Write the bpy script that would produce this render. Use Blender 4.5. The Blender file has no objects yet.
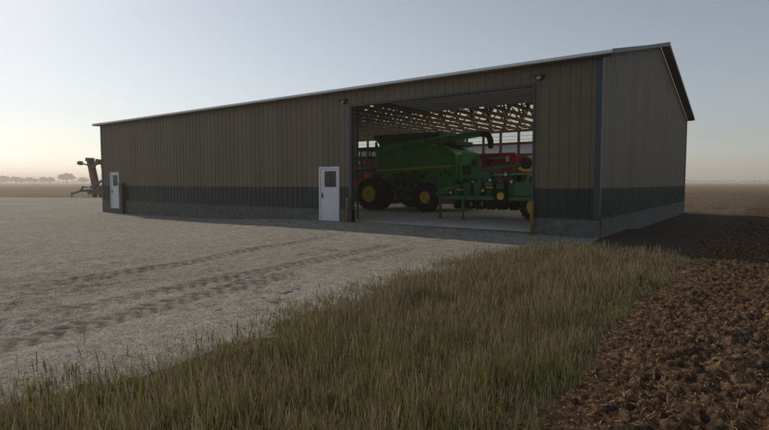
import bpy, math, random
import numpy as np
from mathutils import Vector, Matrix
random.seed(4); RS = np.random.RandomState(7)
sc = bpy.context.scene; COL = sc.collection
R = math.radians

# ------------------------------------------------------------ materials
MATS = {}
def nt(name):
    m = bpy.data.materials.new(name); m.use_nodes = True
    t = m.node_tree; b = t.nodes['Principled BSDF']
    MATS[name] = m
    return m, t, b
def N(t, kind, **kw):
    n = t.nodes.new(kind)
    for k, v in kw.items():
        if k in n.inputs: n.inputs[k].default_value = v
        else: setattr(n, k, v)
    return n
def ramp(t, stops):
    r = t.nodes.new('ShaderNodeValToRGB')
    e = r.color_ramp.elements
    while len(e) < len(stops): e.new(.5)
    for i, (p, c) in enumerate(stops):
        e[i].position = p; e[i].color = (c[0], c[1], c[2], 1) if hasattr(c, '__len__') else (c, c, c, 1)
    return r
def mat(name, col, rough=.6, metal=0, var=.25, scale=3, bump=0, bscale=30, spec=.5, dirt=None, coords='Object', sheets=False):
    """painted / plain surface with uneven colour, optional bump"""
    m, t, b = nt(name); L = t.links.new
    tc = t.nodes.new('ShaderNodeTexCoord')
    no = N(t, 'ShaderNodeTexNoise', Scale=scale, Detail=6., Roughness=.6); L(tc.outputs[coords], no.inputs['Vector'])
    a = [c * (1 - var) for c in col]; d = [min(1, c * (1 + var)) for c in col]
    stops = [(.3, a), (.7, d)]
    r = ramp(t, stops); L(no.outputs['Fac'], r.inputs['Fac'])
    out = r.outputs['Color']
    if dirt:
        n2 = N(t, 'ShaderNodeTexNoise', Scale=scale * 2.3, Detail=8., Roughness=.7); L(tc.outputs[coords], n2.inputs['Vector'])
        r2 = ramp(t, [(.5, 0), (.72, .7)]); L(n2.outputs['Fac'], r2.inputs['Fac'])
        mx = t.nodes.new('ShaderNodeMixRGB'); L(r2.outputs['Color'], mx.inputs[0]); L(out, mx.inputs[1]); mx.inputs[2].default_value = (*dirt, 1)
        out = mx.outputs[0]
    if sheets:
        xs_ = t.nodes.new('ShaderNodeSeparateXYZ'); L(tc.outputs['Object'], xs_.inputs[0])
        ad = N(t, 'ShaderNodeMath', operation='ADD'); L(xs_.outputs[0], ad.inputs[0]); L(xs_.outputs[1], ad.inputs[1])
        dv = N(t, 'ShaderNodeMath', operation='DIVIDE'); L(ad.outputs[0], dv.inputs[0]); dv.inputs[1].default_value = .915
        fl = N(t, 'ShaderNodeMath', operation='FLOOR'); L(dv.outputs[0], fl.inputs[0])
        wn = t.nodes.new('ShaderNodeTexWhiteNoise'); wn.noise_dimensions = '1D'; L(fl.outputs[0], wn.inputs['W'])
        r5 = ramp(t, [(0, .88), (1, 1.08)]); L(wn.outputs['Value'], r5.inputs['Fac'])
        m5 = t.nodes.new('ShaderNodeMixRGB'); m5.blend_type = 'MULTIPLY'; m5.inputs[0].default_value = 1; L(out, m5.inputs[1]); L(r5.outputs['Color'], m5.inputs[2]); out = m5.outputs[0]
    L(out, b.inputs['Base Color'])
    rr = ramp(t, [(.2, max(0, rough - .1)), (.8, min(1, rough + .12))]); L(no.outputs['Fac'], rr.inputs['Fac']); L(rr.outputs['Color'], b.inputs['Roughness'])
    b.inputs['Metallic'].default_value = metal; b.inputs['Specular IOR Level'].default_value = spec
    if bump:
        n3 = N(t, 'ShaderNodeTexNoise', Scale=bscale, Detail=5.); L(tc.outputs[coords], n3.inputs['Vector'])
        bp = N(t, 'ShaderNodeBump', Strength=1., Distance=bump); L(n3.outputs['Fac'], bp.inputs['Height']); L(bp.outputs[0], b.inputs['Normal'])
    return m

tan = mat('tan_steel', (.146, .120, .078), .55, 0, .10, .7, .002, 4, .4, dirt=(.125, .105, .073), sheets=True)
teal = mat('dark_steel', (.016, .026, .024), .5, 0, .15, .8, .002, 4, .4, sheets=True)
trimm = mat('dark_trim', (.03, .043, .05), .45, 0, .12, 1)
block = mat('block_base', (.125, .125, .122), .9, 0, .3, 5, .01, 40, .2, dirt=(.08, .072, .06))
roofm = mat('roof_steel', (.55, .57, .58), .38, .55, .08, 1)
liner = mat('liner_grey', (.74, .72, .66), .6, 0, .12, 1.5, dirt=(.6, .57, .5))
blueliner = mat('panel_bluegrey', (.46, .50, .54), .55, 0, .08, 2)
floorm = mat('concrete_floor', (.56, .56, .56), .7, 0, .12, 1.2, .002, 60, .3, dirt=(.44, .43, .41))
wood = mat('truss_wood', (.20, .145, .085), .8, 0, .3, 6, .002, 50, .2)
plate = mat('truss_plate', (.12, .24, .30), .45, .5, .2, 8)
white = mat('white_paint', (.66, .70, .74), .45, 0, .06, 3, 0, 30, .4, dirt=(.5, .5, .48))
greydoor = mat('door_section', (.5, .51, .52), .55, 0, .1, 1)
yellow = mat('yellow_paint', (.80, .56, .02), .45, 0, .15, 5, dirt=(.35, .24, .05))
bollm = mat('bollard_paint', (.22, .14, .018), .65, 0, .25, 6, dirt=(.2, .13, .05))
green = mat('green_paint', (.03, .36, .06), .34, 0, .18, 2.5, dirt=(.045, .27, .06))
dgreen = mat('dark_green', (.016, .14, .03), .5, 0, .2, 2.5, dirt=(.03, .10, .035))
pgreen = mat('planter_green', (.018, .15, .032), .45, 0, .25, 3, dirt=(.05, .10, .035))
red = mat('red_paint', (.50, .02, .035), .4, 0, .2, 3, dirt=(.18, .03, .03))
rubber = mat('rubber', (.022, .022, .024), .85, 0, .3, 9, .004, 60, .2, dirt=(.05, .045, .04))
black = mat('black_part', (.02, .02, .022), .5, 0, .3, 9)
grey = mat('grey_metal', (.30, .31, .32), .4, .5, .2, 7)
dred = mat('dull_red', (.16, .015, .018), .6, 0, .3, 3)
orange = mat('amber_lens', (.80, .20, .02), .3, 0, .05, 9)
redlens = mat('red_lens', (.6, .03, .02), .3, 0, .05, 9)
whitel = mat('lamp_lens', (.75, .75, .72), .25, 0, .05, 9)
steeld = mat('dark_machine', (.014, .012, .012), .6, .2, .3, 5)
def glass(name, tint, tr):
    m, t, b = nt(name); L = t.links.new
    b.inputs['Base Color'].default_value = (*tint, 1); b.inputs['Roughness'].default_value = .08
    tb = t.nodes.new('ShaderNodeBsdfTransparent'); tb.inputs[0].default_value = (.9, .95, .97, 1)
    mx = t.nodes.new('ShaderNodeMixShader'); mx.inputs[0].default_value = tr
    L(b.outputs[0], mx.inputs[1]); L(tb.outputs[0], mx.inputs[2]); L(mx.outputs[0], t.nodes['Material Output'].inputs['Surface'])
    return m
cabglass = glass('cab_glass', (.05, .06, .07), .75)
doorglass = glass('door_glass', (.03, .03, .045), .25)
def poly(name, tr, dcol):
    m, t, b = nt(name); L = t.links.new
    tl = t.nodes.new('ShaderNodeBsdfTranslucent'); tl.inputs[0].default_value = (*dcol, 1)
    tb = t.nodes.new('ShaderNodeBsdfTransparent'); tb.inputs[0].default_value = (.96, .95, .92, 1)
    b.inputs['Base Color'].default_value = (*dcol, 1); b.inputs['Roughness'].default_value = .4
    m1 = t.nodes.new('ShaderNodeMixShader'); m1.inputs[0].default_value = .6; L(b.outputs[0], m1.inputs[1]); L(tl.outputs[0], m1.inputs[2])
    m2 = t.nodes.new('ShaderNodeMixShader'); m2.inputs[0].default_value = tr; L(m1.outputs[0], m2.inputs[1]); L(tb.outputs[0], m2.inputs[2])
    L(m2.outputs[0], t.nodes['Material Output'].inputs['Surface'])
    return m
fillpanel = poly('added_fill_panel', .0, (.84, .82, .74))  # translucent sheet added out of view to let more light into the shed
clearp = poly('clear_panel', .72, (.75, .75, .72))
frost = poly('frosted_panel', .22, (.55, .60, .66))

# ------------------------------------------------------------ mesh builder
class MB:
    def __init__(s): s.v = []; s.f = []; s.sm = []
    def add(s, vs, fs, smooth=False):
        o = len(s.v); s.v += [tuple(v) for v in vs]; s.f += [tuple(i + o for i in f) for f in fs]; s.sm += [smooth] * len(fs); return s
    def box(s, a, b):
        x0, y0, z0 = a; x1, y1, z1 = b
        return s.add([(x0, y0, z0), (x1, y0, z0), (x1, y1, z0), (x0, y1, z0), (x0, y0, z1), (x1, y0, z1), (x1, y1, z1), (x0, y1, z1)],
                     [(0, 3, 2, 1), (4, 5, 6, 7), (0, 1, 5, 4), (1, 2, 6, 5), (2, 3, 7, 6), (3, 0, 4, 7)])
    def bar(s, p, q, w, h=None, up=(0, 0, 1)):
        h = h or w; p = Vector(p); q = Vector(q); d = (q - p).normalized(); u = Vector(up)
        if abs(d.dot(u)) > .98: u = Vector((0, 1, 0))
        r = d.cross(u).normalized() * w / 2; u = r.cross(d).normalized() * h / 2
        vs = [c + a * r + b * u for c in (p, q) for a, b in ((-1, -1), (1, -1), (1, 1), (-1, 1))]
        return s.add(vs, [(0, 1, 2, 3), (7, 6, 5, 4), (0, 4, 5, 1), (1, 5, 6, 2), (2, 6, 7, 3), (3, 7, 4, 0)])
    def tube(s, pts, rads, n=14, caps=True):
        pts = [Vector(p) for p in pts]
        if not hasattr(rads, '__len__'): rads = [rads] * len(pts)
        vs = []; fs = []
        for i, p in enumerate(pts):
            d = (pts[min(i + 1, len(pts) - 1)] - pts[max(i - 1, 0)]).normalized()
            u = Vector((0, 0, 1)) if abs(d.z) < .95 else Vector((1, 0, 0))
            r = d.cross(u).normalized(); u = r.cross(d)
            for k in range(n):
                a = 2 * math.pi * k / n; vs.append(p + (r * math.cos(a) + u * math.sin(a)) * rads[i])
        for i in range(len(pts) - 1):
            for k in range(n):
                k2 = (k + 1) % n; fs.append((i * n + k, i * n + k2, (i + 1) * n + k2, (i + 1) * n + k))
        s.add(vs, fs, True)
        if caps:
            o = len(s.v) - len(vs); e = (len(pts) - 1) * n
            s.f += [tuple(o + k for k in range(n))[::-1], tuple(o + e + k for k in range(n))]; s.sm += [False, False]
        return s
    def lathe(s, c, axis, prof, n=32):
        """prof: list of (offset along axis, radius)"""
        c = Vector(c); ax = Vector(axis).normalized(); u = Vector((0, 0, 1)) if abs(ax.z) < .9 else Vector((1, 0, 0))
        r = ax.cross(u).normalized(); u = r.cross(ax); vs = []; fs = []
        for o, rad in prof:
            for k in range(n):
                a = 2 * math.pi * k / n; vs.append(c + ax * o + (r * math.cos(a) + u * math.sin(a)) * rad)
        for i in range(len(prof) - 1):
            for k in range(n):
                k2 = (k + 1) % n; fs.append((i * n + k, i * n + k2, (i + 1) * n + k2, (i + 1) * n + k))
        return s.add(vs, fs, True)
    def prism(s, pts, y0, y1, axis='y'):
        """polygon (a,b) in the plane across the axis, extruded y0..y1"""
        n = len(pts)
        def P(a, b, c): return (a, c, b) if axis == 'y' else ((c, a, b) if axis == 'x' else (a, b, c))
        vs = [P(a, b, y0) for a, b in pts] + [P(a, b, y1) for a, b in pts]
        fs = [tuple(range(n)), tuple(range(n, 2 * n))[::-1]] + [((i + 1) % n, i, i + n, (i + 1) % n + n) for i in range(n)]
        return s.add(vs, fs)
    def build(s, name, m, parent=None, bevel=0):
        me = bpy.data.meshes.new(name); me.from_pydata(s.v, [], s.f); me.materials.append(m)
        me.polygons.foreach_set('use_smooth', s.sm); me.validate(); me.update()
        if any(s.sm):
            import bmesh
        bm_fix(me)
        o = bpy.data.objects.new(name, me); COL.objects.link(o)
        if parent:
            o.parent = parent; o.matrix_parent_inverse = Matrix.Translation(-Vector(wloc(parent)))
        if bevel:
            b = o.modifiers.new('b', 'BEVEL'); b.width = bevel; b.segments = 2; b.limit_method = 'ANGLE'
        return o
import bmesh
def bm_fix(me):
    if len(me.polygons) > 60000: return
    bm = bmesh.new(); bm.from_mesh(me); bmesh.ops.recalc_face_normals(bm, faces=bm.faces); bm.to_mesh(me); bm.free()
def wloc(o):
    v = Vector((0, 0, 0))
    while o is not None: v += o.location + (o.matrix_parent_inverse.to_translation() if o.parent else Vector((0, 0, 0))); o = o.parent
    return v
def tag(o, label=None, cat=None, group=None, kind=None):
    if label: o['label'] = label
    if cat: o['category'] = cat
    if group: o['group'] = group
    if kind: o['kind'] = kind
    return o
def empty(name, loc, label, cat, group=None):
    o = bpy.data.objects.new(name, None); COL.objects.link(o); o.location = loc; o.empty_display_size = .3
    return tag(o, label, cat, group)
def copy_tree(o, parent=None):
    c = o.copy(); COL.objects.link(c)
    if parent: c.parent = parent; c.matrix_parent_inverse = o.matrix_parent_inverse.copy()
    for ch in [x for x in bpy.data.objects if x.parent == o]: copy_tree(ch, c)
    return c

# ------------------------------------------------------------ terrain
def hsh(ix, iy, s):
    h = (ix.astype(np.int64) * 374761393 + iy.astype(np.int64) * 668265263 + s * 982451653) & 0xffffffff
    h = ((h ^ (h >> 13)) * 1274126177) & 0xffffffff
    return ((h ^ (h >> 16)) & 0xffff) / 65535.
def vn(x, y, s=0):
    x = np.asarray(x, float); y = np.asarray(y, float)
    ix = np.floor(x); iy = np.floor(y); fx = x - ix; fy = y - iy
    fx = fx * fx * (3 - 2 * fx); fy = fy * fy * (3 - 2 * fy)
    a = hsh(ix, iy, s); b = hsh(ix + 1, iy, s); c = hsh(ix, iy + 1, s); d = hsh(ix + 1, iy + 1, s)
    return (a * (1 - fx) + b * fx) * (1 - fy) + (c * (1 - fx) + d * fx) * fy
def fbm(x, y, sc, oct=4, s=0):
    t = 0; a = 1; n = 0
    for k in range(oct):
        c, q = math.cos(k * .9), math.sin(k * .9)
        t = t + a * vn((x * c - y * q) / sc, (x * q + y * c) / sc, s + k); n += a; a *= .5; sc *= .5
    return t / n
def g(x, y):
    """height of the ground"""
    x = np.asarray(x, float); y = np.asarray(y, float)
    dx = np.maximum(np.maximum(-11.5 - x, x - .5), 0); dy = np.maximum(-y, np.maximum(y - 3, 0) * .5)
    pad = .24 * np.exp(-(dx ** 2 / 40 + dy ** 2 / 2.0))
    dx2 = np.maximum(np.maximum(-30 - x, x), 0); dy2 = np.maximum(np.maximum(-y, y - 18.6), 0)
    pad2 = .10 * np.exp(-(dx2 ** 2 + dy2 ** 2) / 9.) * np.clip((x + 26) / 15, 0, 1)
    und = (fbm(x, y, 9, 2, 5) - .5) * .10
    r = np.hypot(x - 4, y + 16)
    far = np.clip((r - 500) / 1500, 0, 1) * 3.0
    return -.27 + np.maximum(pad, pad2) + und * np.clip(r / 15, .2, 1) + far
def axis(segs):
    out = [segs[0][0]]
    for a, b, st in segs:
        n = max(1, int(round((b - a) / st))); out += list(np.linspace(a, b, n + 1)[1:])
    return np.array(out)
def sheet(name, xs, ys, hf, m, keep=None, attrs=None, label=None, kind='structure', smooth=True):
    X, Y = np.meshgrid(xs, ys, indexing='xy'); Z = hf(X, Y)
    nx, ny = len(xs), len(ys)
    co = np.stack([X, Y, Z], -1).reshape(-1, 3)
    i = np.arange(nx * ny).reshape(ny, nx)
    q = np.stack([i[:-1, :-1], i[:-1, 1:], i[1:, 1:], i[1:, :-1]], -1).reshape(-1, 4)
    if keep is not None:
        cx = (X[:-1, :-1] + X[1:, 1:]) / 2; cy = (Y[:-1, :-1] + Y[1:, 1:]) / 2
        q = q[keep(cx, cy).reshape(-1)]
    me = arr_mesh(name, co, q, m, smooth)
    if attrs:
        for k, fn in attrs.items():
            a = me.attributes.new(k, 'FLOAT', 'POINT'); a.data.foreach_set('value', fn(X, Y).reshape(-1).astype(np.float32))
    o = bpy.data.objects.new(name, me); COL.objects.link(o); o['kind'] = kind
    if label: o['label'] = label
    return o
def arr_mesh(name, co, faces, m, smooth=False):
    me = bpy.data.meshes.new(name); n = faces.shape[1]
    me.vertices.add(len(co)); me.vertices.foreach_set('co', co.astype(np.float32).reshape(-1))
    me.loops.add(faces.size); me.loops.foreach_set('vertex_index', faces.reshape(-1).astype(np.int32))
    me.polygons.add(len(faces)); me.polygons.foreach_set('loop_start', np.arange(0, faces.size, n, dtype=np.int32))
    me.polygons.foreach_set('loop_total', np.full(len(faces), n, dtype=np.int32))
    me.polygons.foreach_set('use_smooth', np.full(len(faces), smooth))
    me.materials.append(m); me.update(calc_edges=True)
    return me

# boundaries
def grass_left(y):   # x of the gravel / grass boundary
    return np.interp(y, [-40, -14.6, -13, -11.4, -8.1, -5.5, -3.2, -2.0, -1.2, 0], [-2.4, -1.0, -.62, -.75, -1.2, -1.35, -1.15, -.6, .1, .1]) + (fbm(y, y * 0, 1.1, 3, 3) - .5) * .5
def plow_left(y):
    return 2.6 + (fbm(y, y * 0 + 9, 1.3, 3, 8) - .5) * .55 + np.clip((y - 20) / 100, 0, 1) * 1.6

# gravel material
def ground_mat(name, stops, nscale, bump, bscale, attr=None, acol=None, fine=None, far=None):
    m, t, b = nt(name); L = t.links.new
    tc = t.nodes.new('ShaderNodeTexCoord'); P = tc.outputs['Object']
    n1 = N(t, 'ShaderNodeTexNoise', Scale=nscale, Detail=9., Roughness=.7); L(P, n1.inputs['Vector'])
    r = ramp(t, stops); L(n1.outputs['Fac'], r.inputs['Fac']); out = r.outputs['Color']
    if fine:
        v = N(t, 'ShaderNodeTexVoronoi', Scale=fine); L(P, v.inputs['Vector'])
        sp = t.nodes.new('ShaderNodeSeparateColor'); L(v.outputs['Color'], sp.inputs[0])
        r3 = ramp(t, [(0, .62), (.5, 1.), (1, 1.35)]); L(sp.outputs[0], r3.inputs['Fac'])
        mu = t.nodes.new('ShaderNodeMixRGB'); mu.blend_type = 'MULTIPLY'; mu.inputs[0].default_value = 1; L(out, mu.inputs[1]); L(r3.outputs['Color'], mu.inputs[2]); out = mu.outputs[0]
    if far:   # broad patches
        n2 = N(t, 'ShaderNodeTexNoise', Scale=far[0], Detail=4., Roughness=.6); L(P, n2.inputs['Vector'])
        r4 = ramp(t, [(.35, 0), (.65, 1)]); L(n2.outputs['Fac'], r4.inputs['Fac'])
        mx = t.nodes.new('ShaderNodeMixRGB'); mx.blend_type = 'MULTIPLY'; L(r4.outputs['Color'], mx.inputs[0]); L(out, mx.inputs[1]); mx.inputs[2].default_value = (*far[1], 1); out = mx.outputs[0]
    if attr:
        at = t.nodes.new('ShaderNodeAttribute'); at.attribute_name = attr
        mx = t.nodes.new('ShaderNodeMixRGB'); L(at.outputs['Fac'], mx.inputs[0]); L(out, mx.inputs[1]); mx.inputs[2].default_value = (*acol, 1); out = mx.outputs[0]
    L(out, b.inputs['Base Color']); b.inputs['Roughness'].default_value = .95; b.inputs['Specular IOR Level'].default_value = .15
    n3 = N(t, 'ShaderNodeTexNoise', Scale=bscale, Detail=6., Roughness=.65); L(P, n3.inputs['Vector'])
    bp = N(t, 'ShaderNodeBump', Strength=1., Distance=bump); L(n3.outputs['Fac'], bp.inputs['Height']); L(bp.outputs[0], b.inputs['Normal'])
    return m
gravel = ground_mat('gravel', [(.3, (.215, .205, .18)), (.5, (.30, .29, .26)), (.7, (.40, .39, .355))], 3.5, .03, 28, 'track', (.13, .118, .095), fine=38, far=(.11, (.82, .80, .76)))
soil = ground_mat('plowed_soil', [(.34, (.032, .021, .013)), (.5, (.085, .055, .032)), (.60, (.19, .122, .070)), (.70, (.36, .24, .14))], 11, .03, 30, None, None, fine=22, far=(.2, (.75, .7, .68)))
dirt = ground_mat('bare_dirt', [(.3, (.04, .028, .018)), (.6, (.075, .054, .034)), (.8, (.13, .098, .062))], 4, .03, 25, fine=25)
stub = ground_mat('stubble_ground', [(.3, (.075, .052, .028)), (.5, (.135, .097, .052)), (.7, (.215, .160, .090))], 2.2, .15, 5, fine=3, far=(.12, (.68, .64, .58)))
base = ground_mat('field_ground', [(.3, (.115, .078, .036)), (.55, (.17, .118, .056)), (.75, (.23, .162, .082))], .5, .12, 2, fine=1.5, far=(.012, (.75, .78, .72)))

def wide(lo, hi, a, b, mid, far_):
    return axis([(lo, a, far_), (a, b, mid), (b, hi, far_)])
gx = axis([(-2600, -400, 110), (-400, -90, 15), (-90, 60, 3), (60, 400, 17), (400, 2600, 110)])
gy = axis([(-600, -60, 45), (-60, 130, 3), (130, 500, 15), (500, 4000, 120)])
sheet('ground', gx, gy, lambda x, y: g(x, y) - .14 * (np.clip((130 - np.hypot(x, y)) / 30, 0, 1)), base, label='brown open field stretching flat to the hazy horizon')
# tyre tracks in the gravel
TR = [([-15.8, -12.8, -9.2, -7.3, -3], [-5.9, -6.2, -6.6, -7.2, -7.9]),
      ([-15.8, -12.67, -11.65, -9.7, -7.1, -3.6, -1], [-3.6, -3.94, -4.11, -4.4, -4.55, -4.87, -5.3]),
      ([-15.8, -12.5, -11.2, -8.5, -6, -2], [-2.4, -3.0, -3.35, -3.75, -3.8, -4.1]),
      ([-15.8, -11, -6, -1], [-9.3, -8.9, -8.6, -8.4]), ([-15.8, -12, -8, -3], [-4.7, -5.1, -5.3, -5.6]), ([-15.8, -12.5, -9, -3], [-7.6, -7.3, -7.9, -8.6])]
def tracks(x, y):
    h = np.zeros_like(x); c = np.zeros_like(x)
    for k, (ty, tx) in enumerate(TR):
        u = x - np.interp(y, ty, tx) - .12 * (fbm(y, y * 0, 2.2, 2, 20 + k) - .5)
        inside = 1 - np.clip((np.abs(u) - .24) / .06, 0, 1)
        ph = np.mod(y / .27 + np.abs(u) * 1.9 + np.where(u > 0, .5, 0), 1)
        lug = np.clip((.5 - np.abs(ph - .5) - .20) * 5 + (fbm(x, y, .12, 2, 70) - .5) * 1.6, 0, 1)
        patch = np.clip((fbm(x, y, 1.6, 3, 40 + k) - .34) * 4 + .6 * (y < -9.5), 0, 1) * (.85 if k < 3 else .35) * np.clip((y + 15.5) / 2, .3, 1) * np.clip((-1.2 - y) / 3, .15, 1)
        h += inside * patch * (-.034 * lug + .016); c = np.maximum(c, inside * patch * lug * 1.0 + inside * patch * .25)
    loose = np.clip((fbm(x, y, 1.9, 3, 60) - .50 + .12 * (y < -9.5)) * 5, 0, 1) * np.clip(1.3 - np.abs(x + 4.6) / 3, 0, 1)
    h += (vn(x / .11, y / .11, 77) - .5) * .07 * loose
    return h, np.clip(c + loose * .18 * vn(x / .1, y / .1, 5), 0, 1)
def yard_h(x, y):
    near = ((x > -16) & (x < 3) & (y < 0))
    return g(x, y) + np.where(y > -1, .012, .012 - .03 * np.clip(1 - (grass_left(y) - x) / .35, 0, 1)) + np.where(near, tracks(x, y)[0] + (fbm(x, y, .22, 3, 2) - .5) * .035, 0)
yx = axis([(-84, -30, 2), (-30, -16, .4), (-16, 1.4, .05)]); yy = axis([(-42, -16, 1), (-16, -1, .045), (-1, 1, .1), (1, 26, 1)])
def yard_keep(x, y):
    # far edge of the yard runs from (-80,6) to (-62,14.6)
    edge = y < (11.87 + (x + 69.46) * .42 + .8 * (fbm(x, y * 0, 4, 3, 9) - .5))
    inb = (x > -29.9) & (y > .3)
    return edge & ~inb & (x < grass_left(y)) & ((y < .3) | (x < -29.9))
sheet('gravel_yard', yx, yy, yard_h, gravel, yard_keep, {'track': lambda x, y: tracks(x, y)[1] * ((x > -16) & (y < 0))}, label='pale gravel yard with tyre tracks in front of the shed')
sheet('dirt_verge', axis([(-2.6, 3.4, .06)]), axis([(-17, 0, .06), (0, 22, .15)]), lambda x, y: g(x, y) + (fbm(x, y, .3, 3, 14) - .5) * .03 - .006, dirt,
      lambda x, y: ((x > .05) | (y < -.02)), label='bare dark dirt between the shed and the plowed field')
# plowed field
def clods(x, y):
    def rid(s, seed):
        return 1 - np.abs(2 * fbm(x + .25 * (vn(x * 2, y * 2, 3) - .5), y, s, 2, seed) - 1)
    a = fbm(x, y, .22, 3, 31); b = rid(.085, 33); c = vn(x / .04, y / .045, 35)
    return (a - .42) * .15 + (b - .6) * .10 + (c - .5) * .05
def plow_h(x, y):
    e = np.clip((x - plow_left(y)) / .5, 0, 1)
    c = np.clip(1 - (x - 16) / 20, .12, 1) * np.clip(1 - (y - 12) / 40, .12, 1)
    return g(x, y) + .02 + clods(x, y) * (.25 + .75 * e) * c
px_ = axis([(2.0, 9, .023), (9, 16, .06), (16, 60, .5)]); py_ = axis([(-16.5, -5, .026), (-5, 2, .04), (2, 30, .12), (30, 112, 1)])
sheet('plowed_field', px_, py_, plow_h, soil, lambda x, y: x > plow_left(y), label='dark plowed soil with rough clods')
sheet('stubble_field', axis([(-90, 2, 1.), (2, 5, .25)]), axis([(19.5, 60, .5), (60, 112, 1)]), lambda x, y: g(x, y) + (fbm(x, y, 2, 3, 3) - .5) * .12, stub,
      lambda x, y: (x < plow_left(y) + .7) & (y > 19.6 + np.clip(-60 - x, 0, 50) * .1) & (x > -26 - (y - 20) * .9), label='lighter brown stubble strip behind the shed')

# ------------------------------------------------------------ grass and crop residue
def blades(name, base_xy, H, W, lean, cols, m, head=None):
    n = len(base_xy); X, Y = base_xy[:, 0], base_xy[:, 1]; Z = g(X, Y) - .03
    th = RS.rand(n) * 2 * np.pi; wx = np.cos(th) * W; wy = np.sin(th) * W
    la = RS.rand(n) * 2 * np.pi; lx = np.cos(la) * lean * H; ly = np.sin(la) * lean * H
    hd = head if head is not None else np.zeros(n)
    lv = [(0, 1., 0.), (.55, .8, .35), (.80, .65, .62), (1., .12, 1.)]
    co = []
    for k, (f, wf, lf) in enumerate(lv):
        wf2 = wf * (1 - hd) + hd * (.35, .35, 1.25, .3)[k]
        for s_ in (-1, 1):
            co.append(np.stack([X + lx * lf + s_ * wx * wf2, Y + ly * lf + s_ * wy * wf2, Z + H * f], -1))
    co = np.stack(co, 1).reshape(-1, 3); i = np.arange(n)[:, None] * 8
    fs = np.concatenate([i + np.array([[0, 1, 3, 2]]), i + np.array([[2, 3, 5, 4]]), i + np.array([[4, 5, 7, 6]])], 0)
    me = arr_mesh(name, co, fs, m)
    a = me.attributes.new('tint', 'FLOAT_COLOR', 'POINT')
    c4 = np.concatenate([np.repeat(cols, 8, 0), np.ones((n * 8, 1))], 1).astype(np.float32)
    a.data.foreach_set('color', c4.reshape(-1))
    o = bpy.data.objects.new(name, me); COL.objects.link(o); return o
def leafmat(name, trans=.35):
    m, t, b = nt(name); L = t.links.new
    at = t.nodes.new('ShaderNodeAttribute'); at.attribute_name = 'tint'
    L(at.outputs['Color'], b.inputs['Base Color']); b.inputs['Roughness'].default_value = .7; b.inputs['Specular IOR Level'].default_value = .2
    tl = t.nodes.new('ShaderNodeBsdfTranslucent'); L(at.outputs['Color'], tl.inputs[0])
    mx = t.nodes.new('ShaderNodeMixShader'); mx.inputs[0].default_value = trans; L(b.outputs[0], mx.inputs[1]); L(tl.outputs[0], mx.inputs[2])
    L(mx.outputs[0], t.nodes['Material Output'].inputs['Surface'])
    return m
bladem = leafmat('grass_blade')
n = 300000
gyv = -15.6 + RS.rand(n) ** 1.0 * 14.2; gl = grass_left(gyv) + (RS.rand(n) - .45) * .4 - 1.0 * RS.rand(n) ** 3; gr = plow_left(gyv) + .05 - (RS.rand(n)) ** 2 * .45
gxv = -2.2 + RS.rand(n) * 5.4
dens = .35 + .65 * np.clip((fbm(gxv, gyv, .5, 3, 50) - .3) * 3, 0, 1)
dens = dens * (.25 + .75 * np.clip((fbm(gxv, gyv, .16, 2, 52) - .32) * 4, 0, 1))
k = (gxv > gl) & (gxv < gr) & (RS.rand(n) < dens) & (np.hypot(gxv - 4.01, gyv + 15.87) > 1.3)
# the near end of the strip against the shed thins out
k &= (gyv < -1.95 - .3 * RS.rand(n))
gxv, gyv = gxv[k], gyv[k]; n = len(gxv)
edge = np.clip(np.minimum(gxv - grass_left(gyv), plow_left(gyv) - gxv) / .5, .0, 1)
kind = RS.rand(n); stalk = (kind > .62).astype(float)
clump = fbm(gxv, gyv, .7, 3, 51)
H = (.07 + .10 * RS.rand(n) + .12 * clump) * (1 - stalk) + stalk * (.13 + .24 * RS.rand(n) ** 2.2 + .16 * clump)
H *= .84 * (.6 + .4 * edge) * (.65 + .75 * fbm(gxv, gyv, .28, 2, 53))
W = np.where(stalk > 0, .0022 + .0016 * RS.rand(n), .0032 + .0028 * RS.rand(n))
W *= np.clip(np.hypot(gxv - 4, gyv + 16) / 7, .8, 1.6)
gre = np.stack([.15 + .09 * RS.rand(n), .18 + .08 * RS.rand(n), .035 + .025 * RS.rand(n)], -1)
brv = RS.rand(n); bro = np.stack([.16 + .19 * brv, .135 + .15 * brv, .085 + .09 * brv], -1)
ora = np.stack([.30 + .1 * RS.rand(n), .21 + .06 * RS.rand(n), .09 + .03 * RS.rand(n)], -1)
isgreen = (RS.rand(n) < .45 + .55 * np.clip((fbm(gxv, gyv, .9, 3, 70) - .35) * 3, 0, 1) - .35 * np.clip((gyv + 9) / 8, 0, 1))[:, None]
tall = (stalk > 0) & (RS.rand(n) < .04); H = np.where(tall, .24 + .18 * RS.rand(n), H); W = np.where(tall, .0045, W); bro = np.where(tall[:, None], np.array([[.13, .10, .075]]), bro)
weed = (stalk == 0) & (fbm(gxv, gyv, .35, 2, 57) > .60) & (RS.rand(n) < .25); H = np.where(weed, .05 + .08 * RS.rand(n), H); W = np.where(weed, .013, W); gre = np.where(weed[:, None], np.array([[.12, .19, .035]]), gre)
cols = np.where((stalk > 0)[:, None], bro, np.where(isgreen, gre, bro)); cols = np.where((RS.rand(n) < .035)[:, None], ora, cols)
o = blades('tall_grass', np.stack([gxv, gyv], -1), H, W, .10 + .25 * RS.rand(n) * (1 - stalk * .6), cols, bladem, stalk)
tag(o, 'tall seeding grass strip between the gravel yard and the plowed field', 'grass', kind='stuff')
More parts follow.
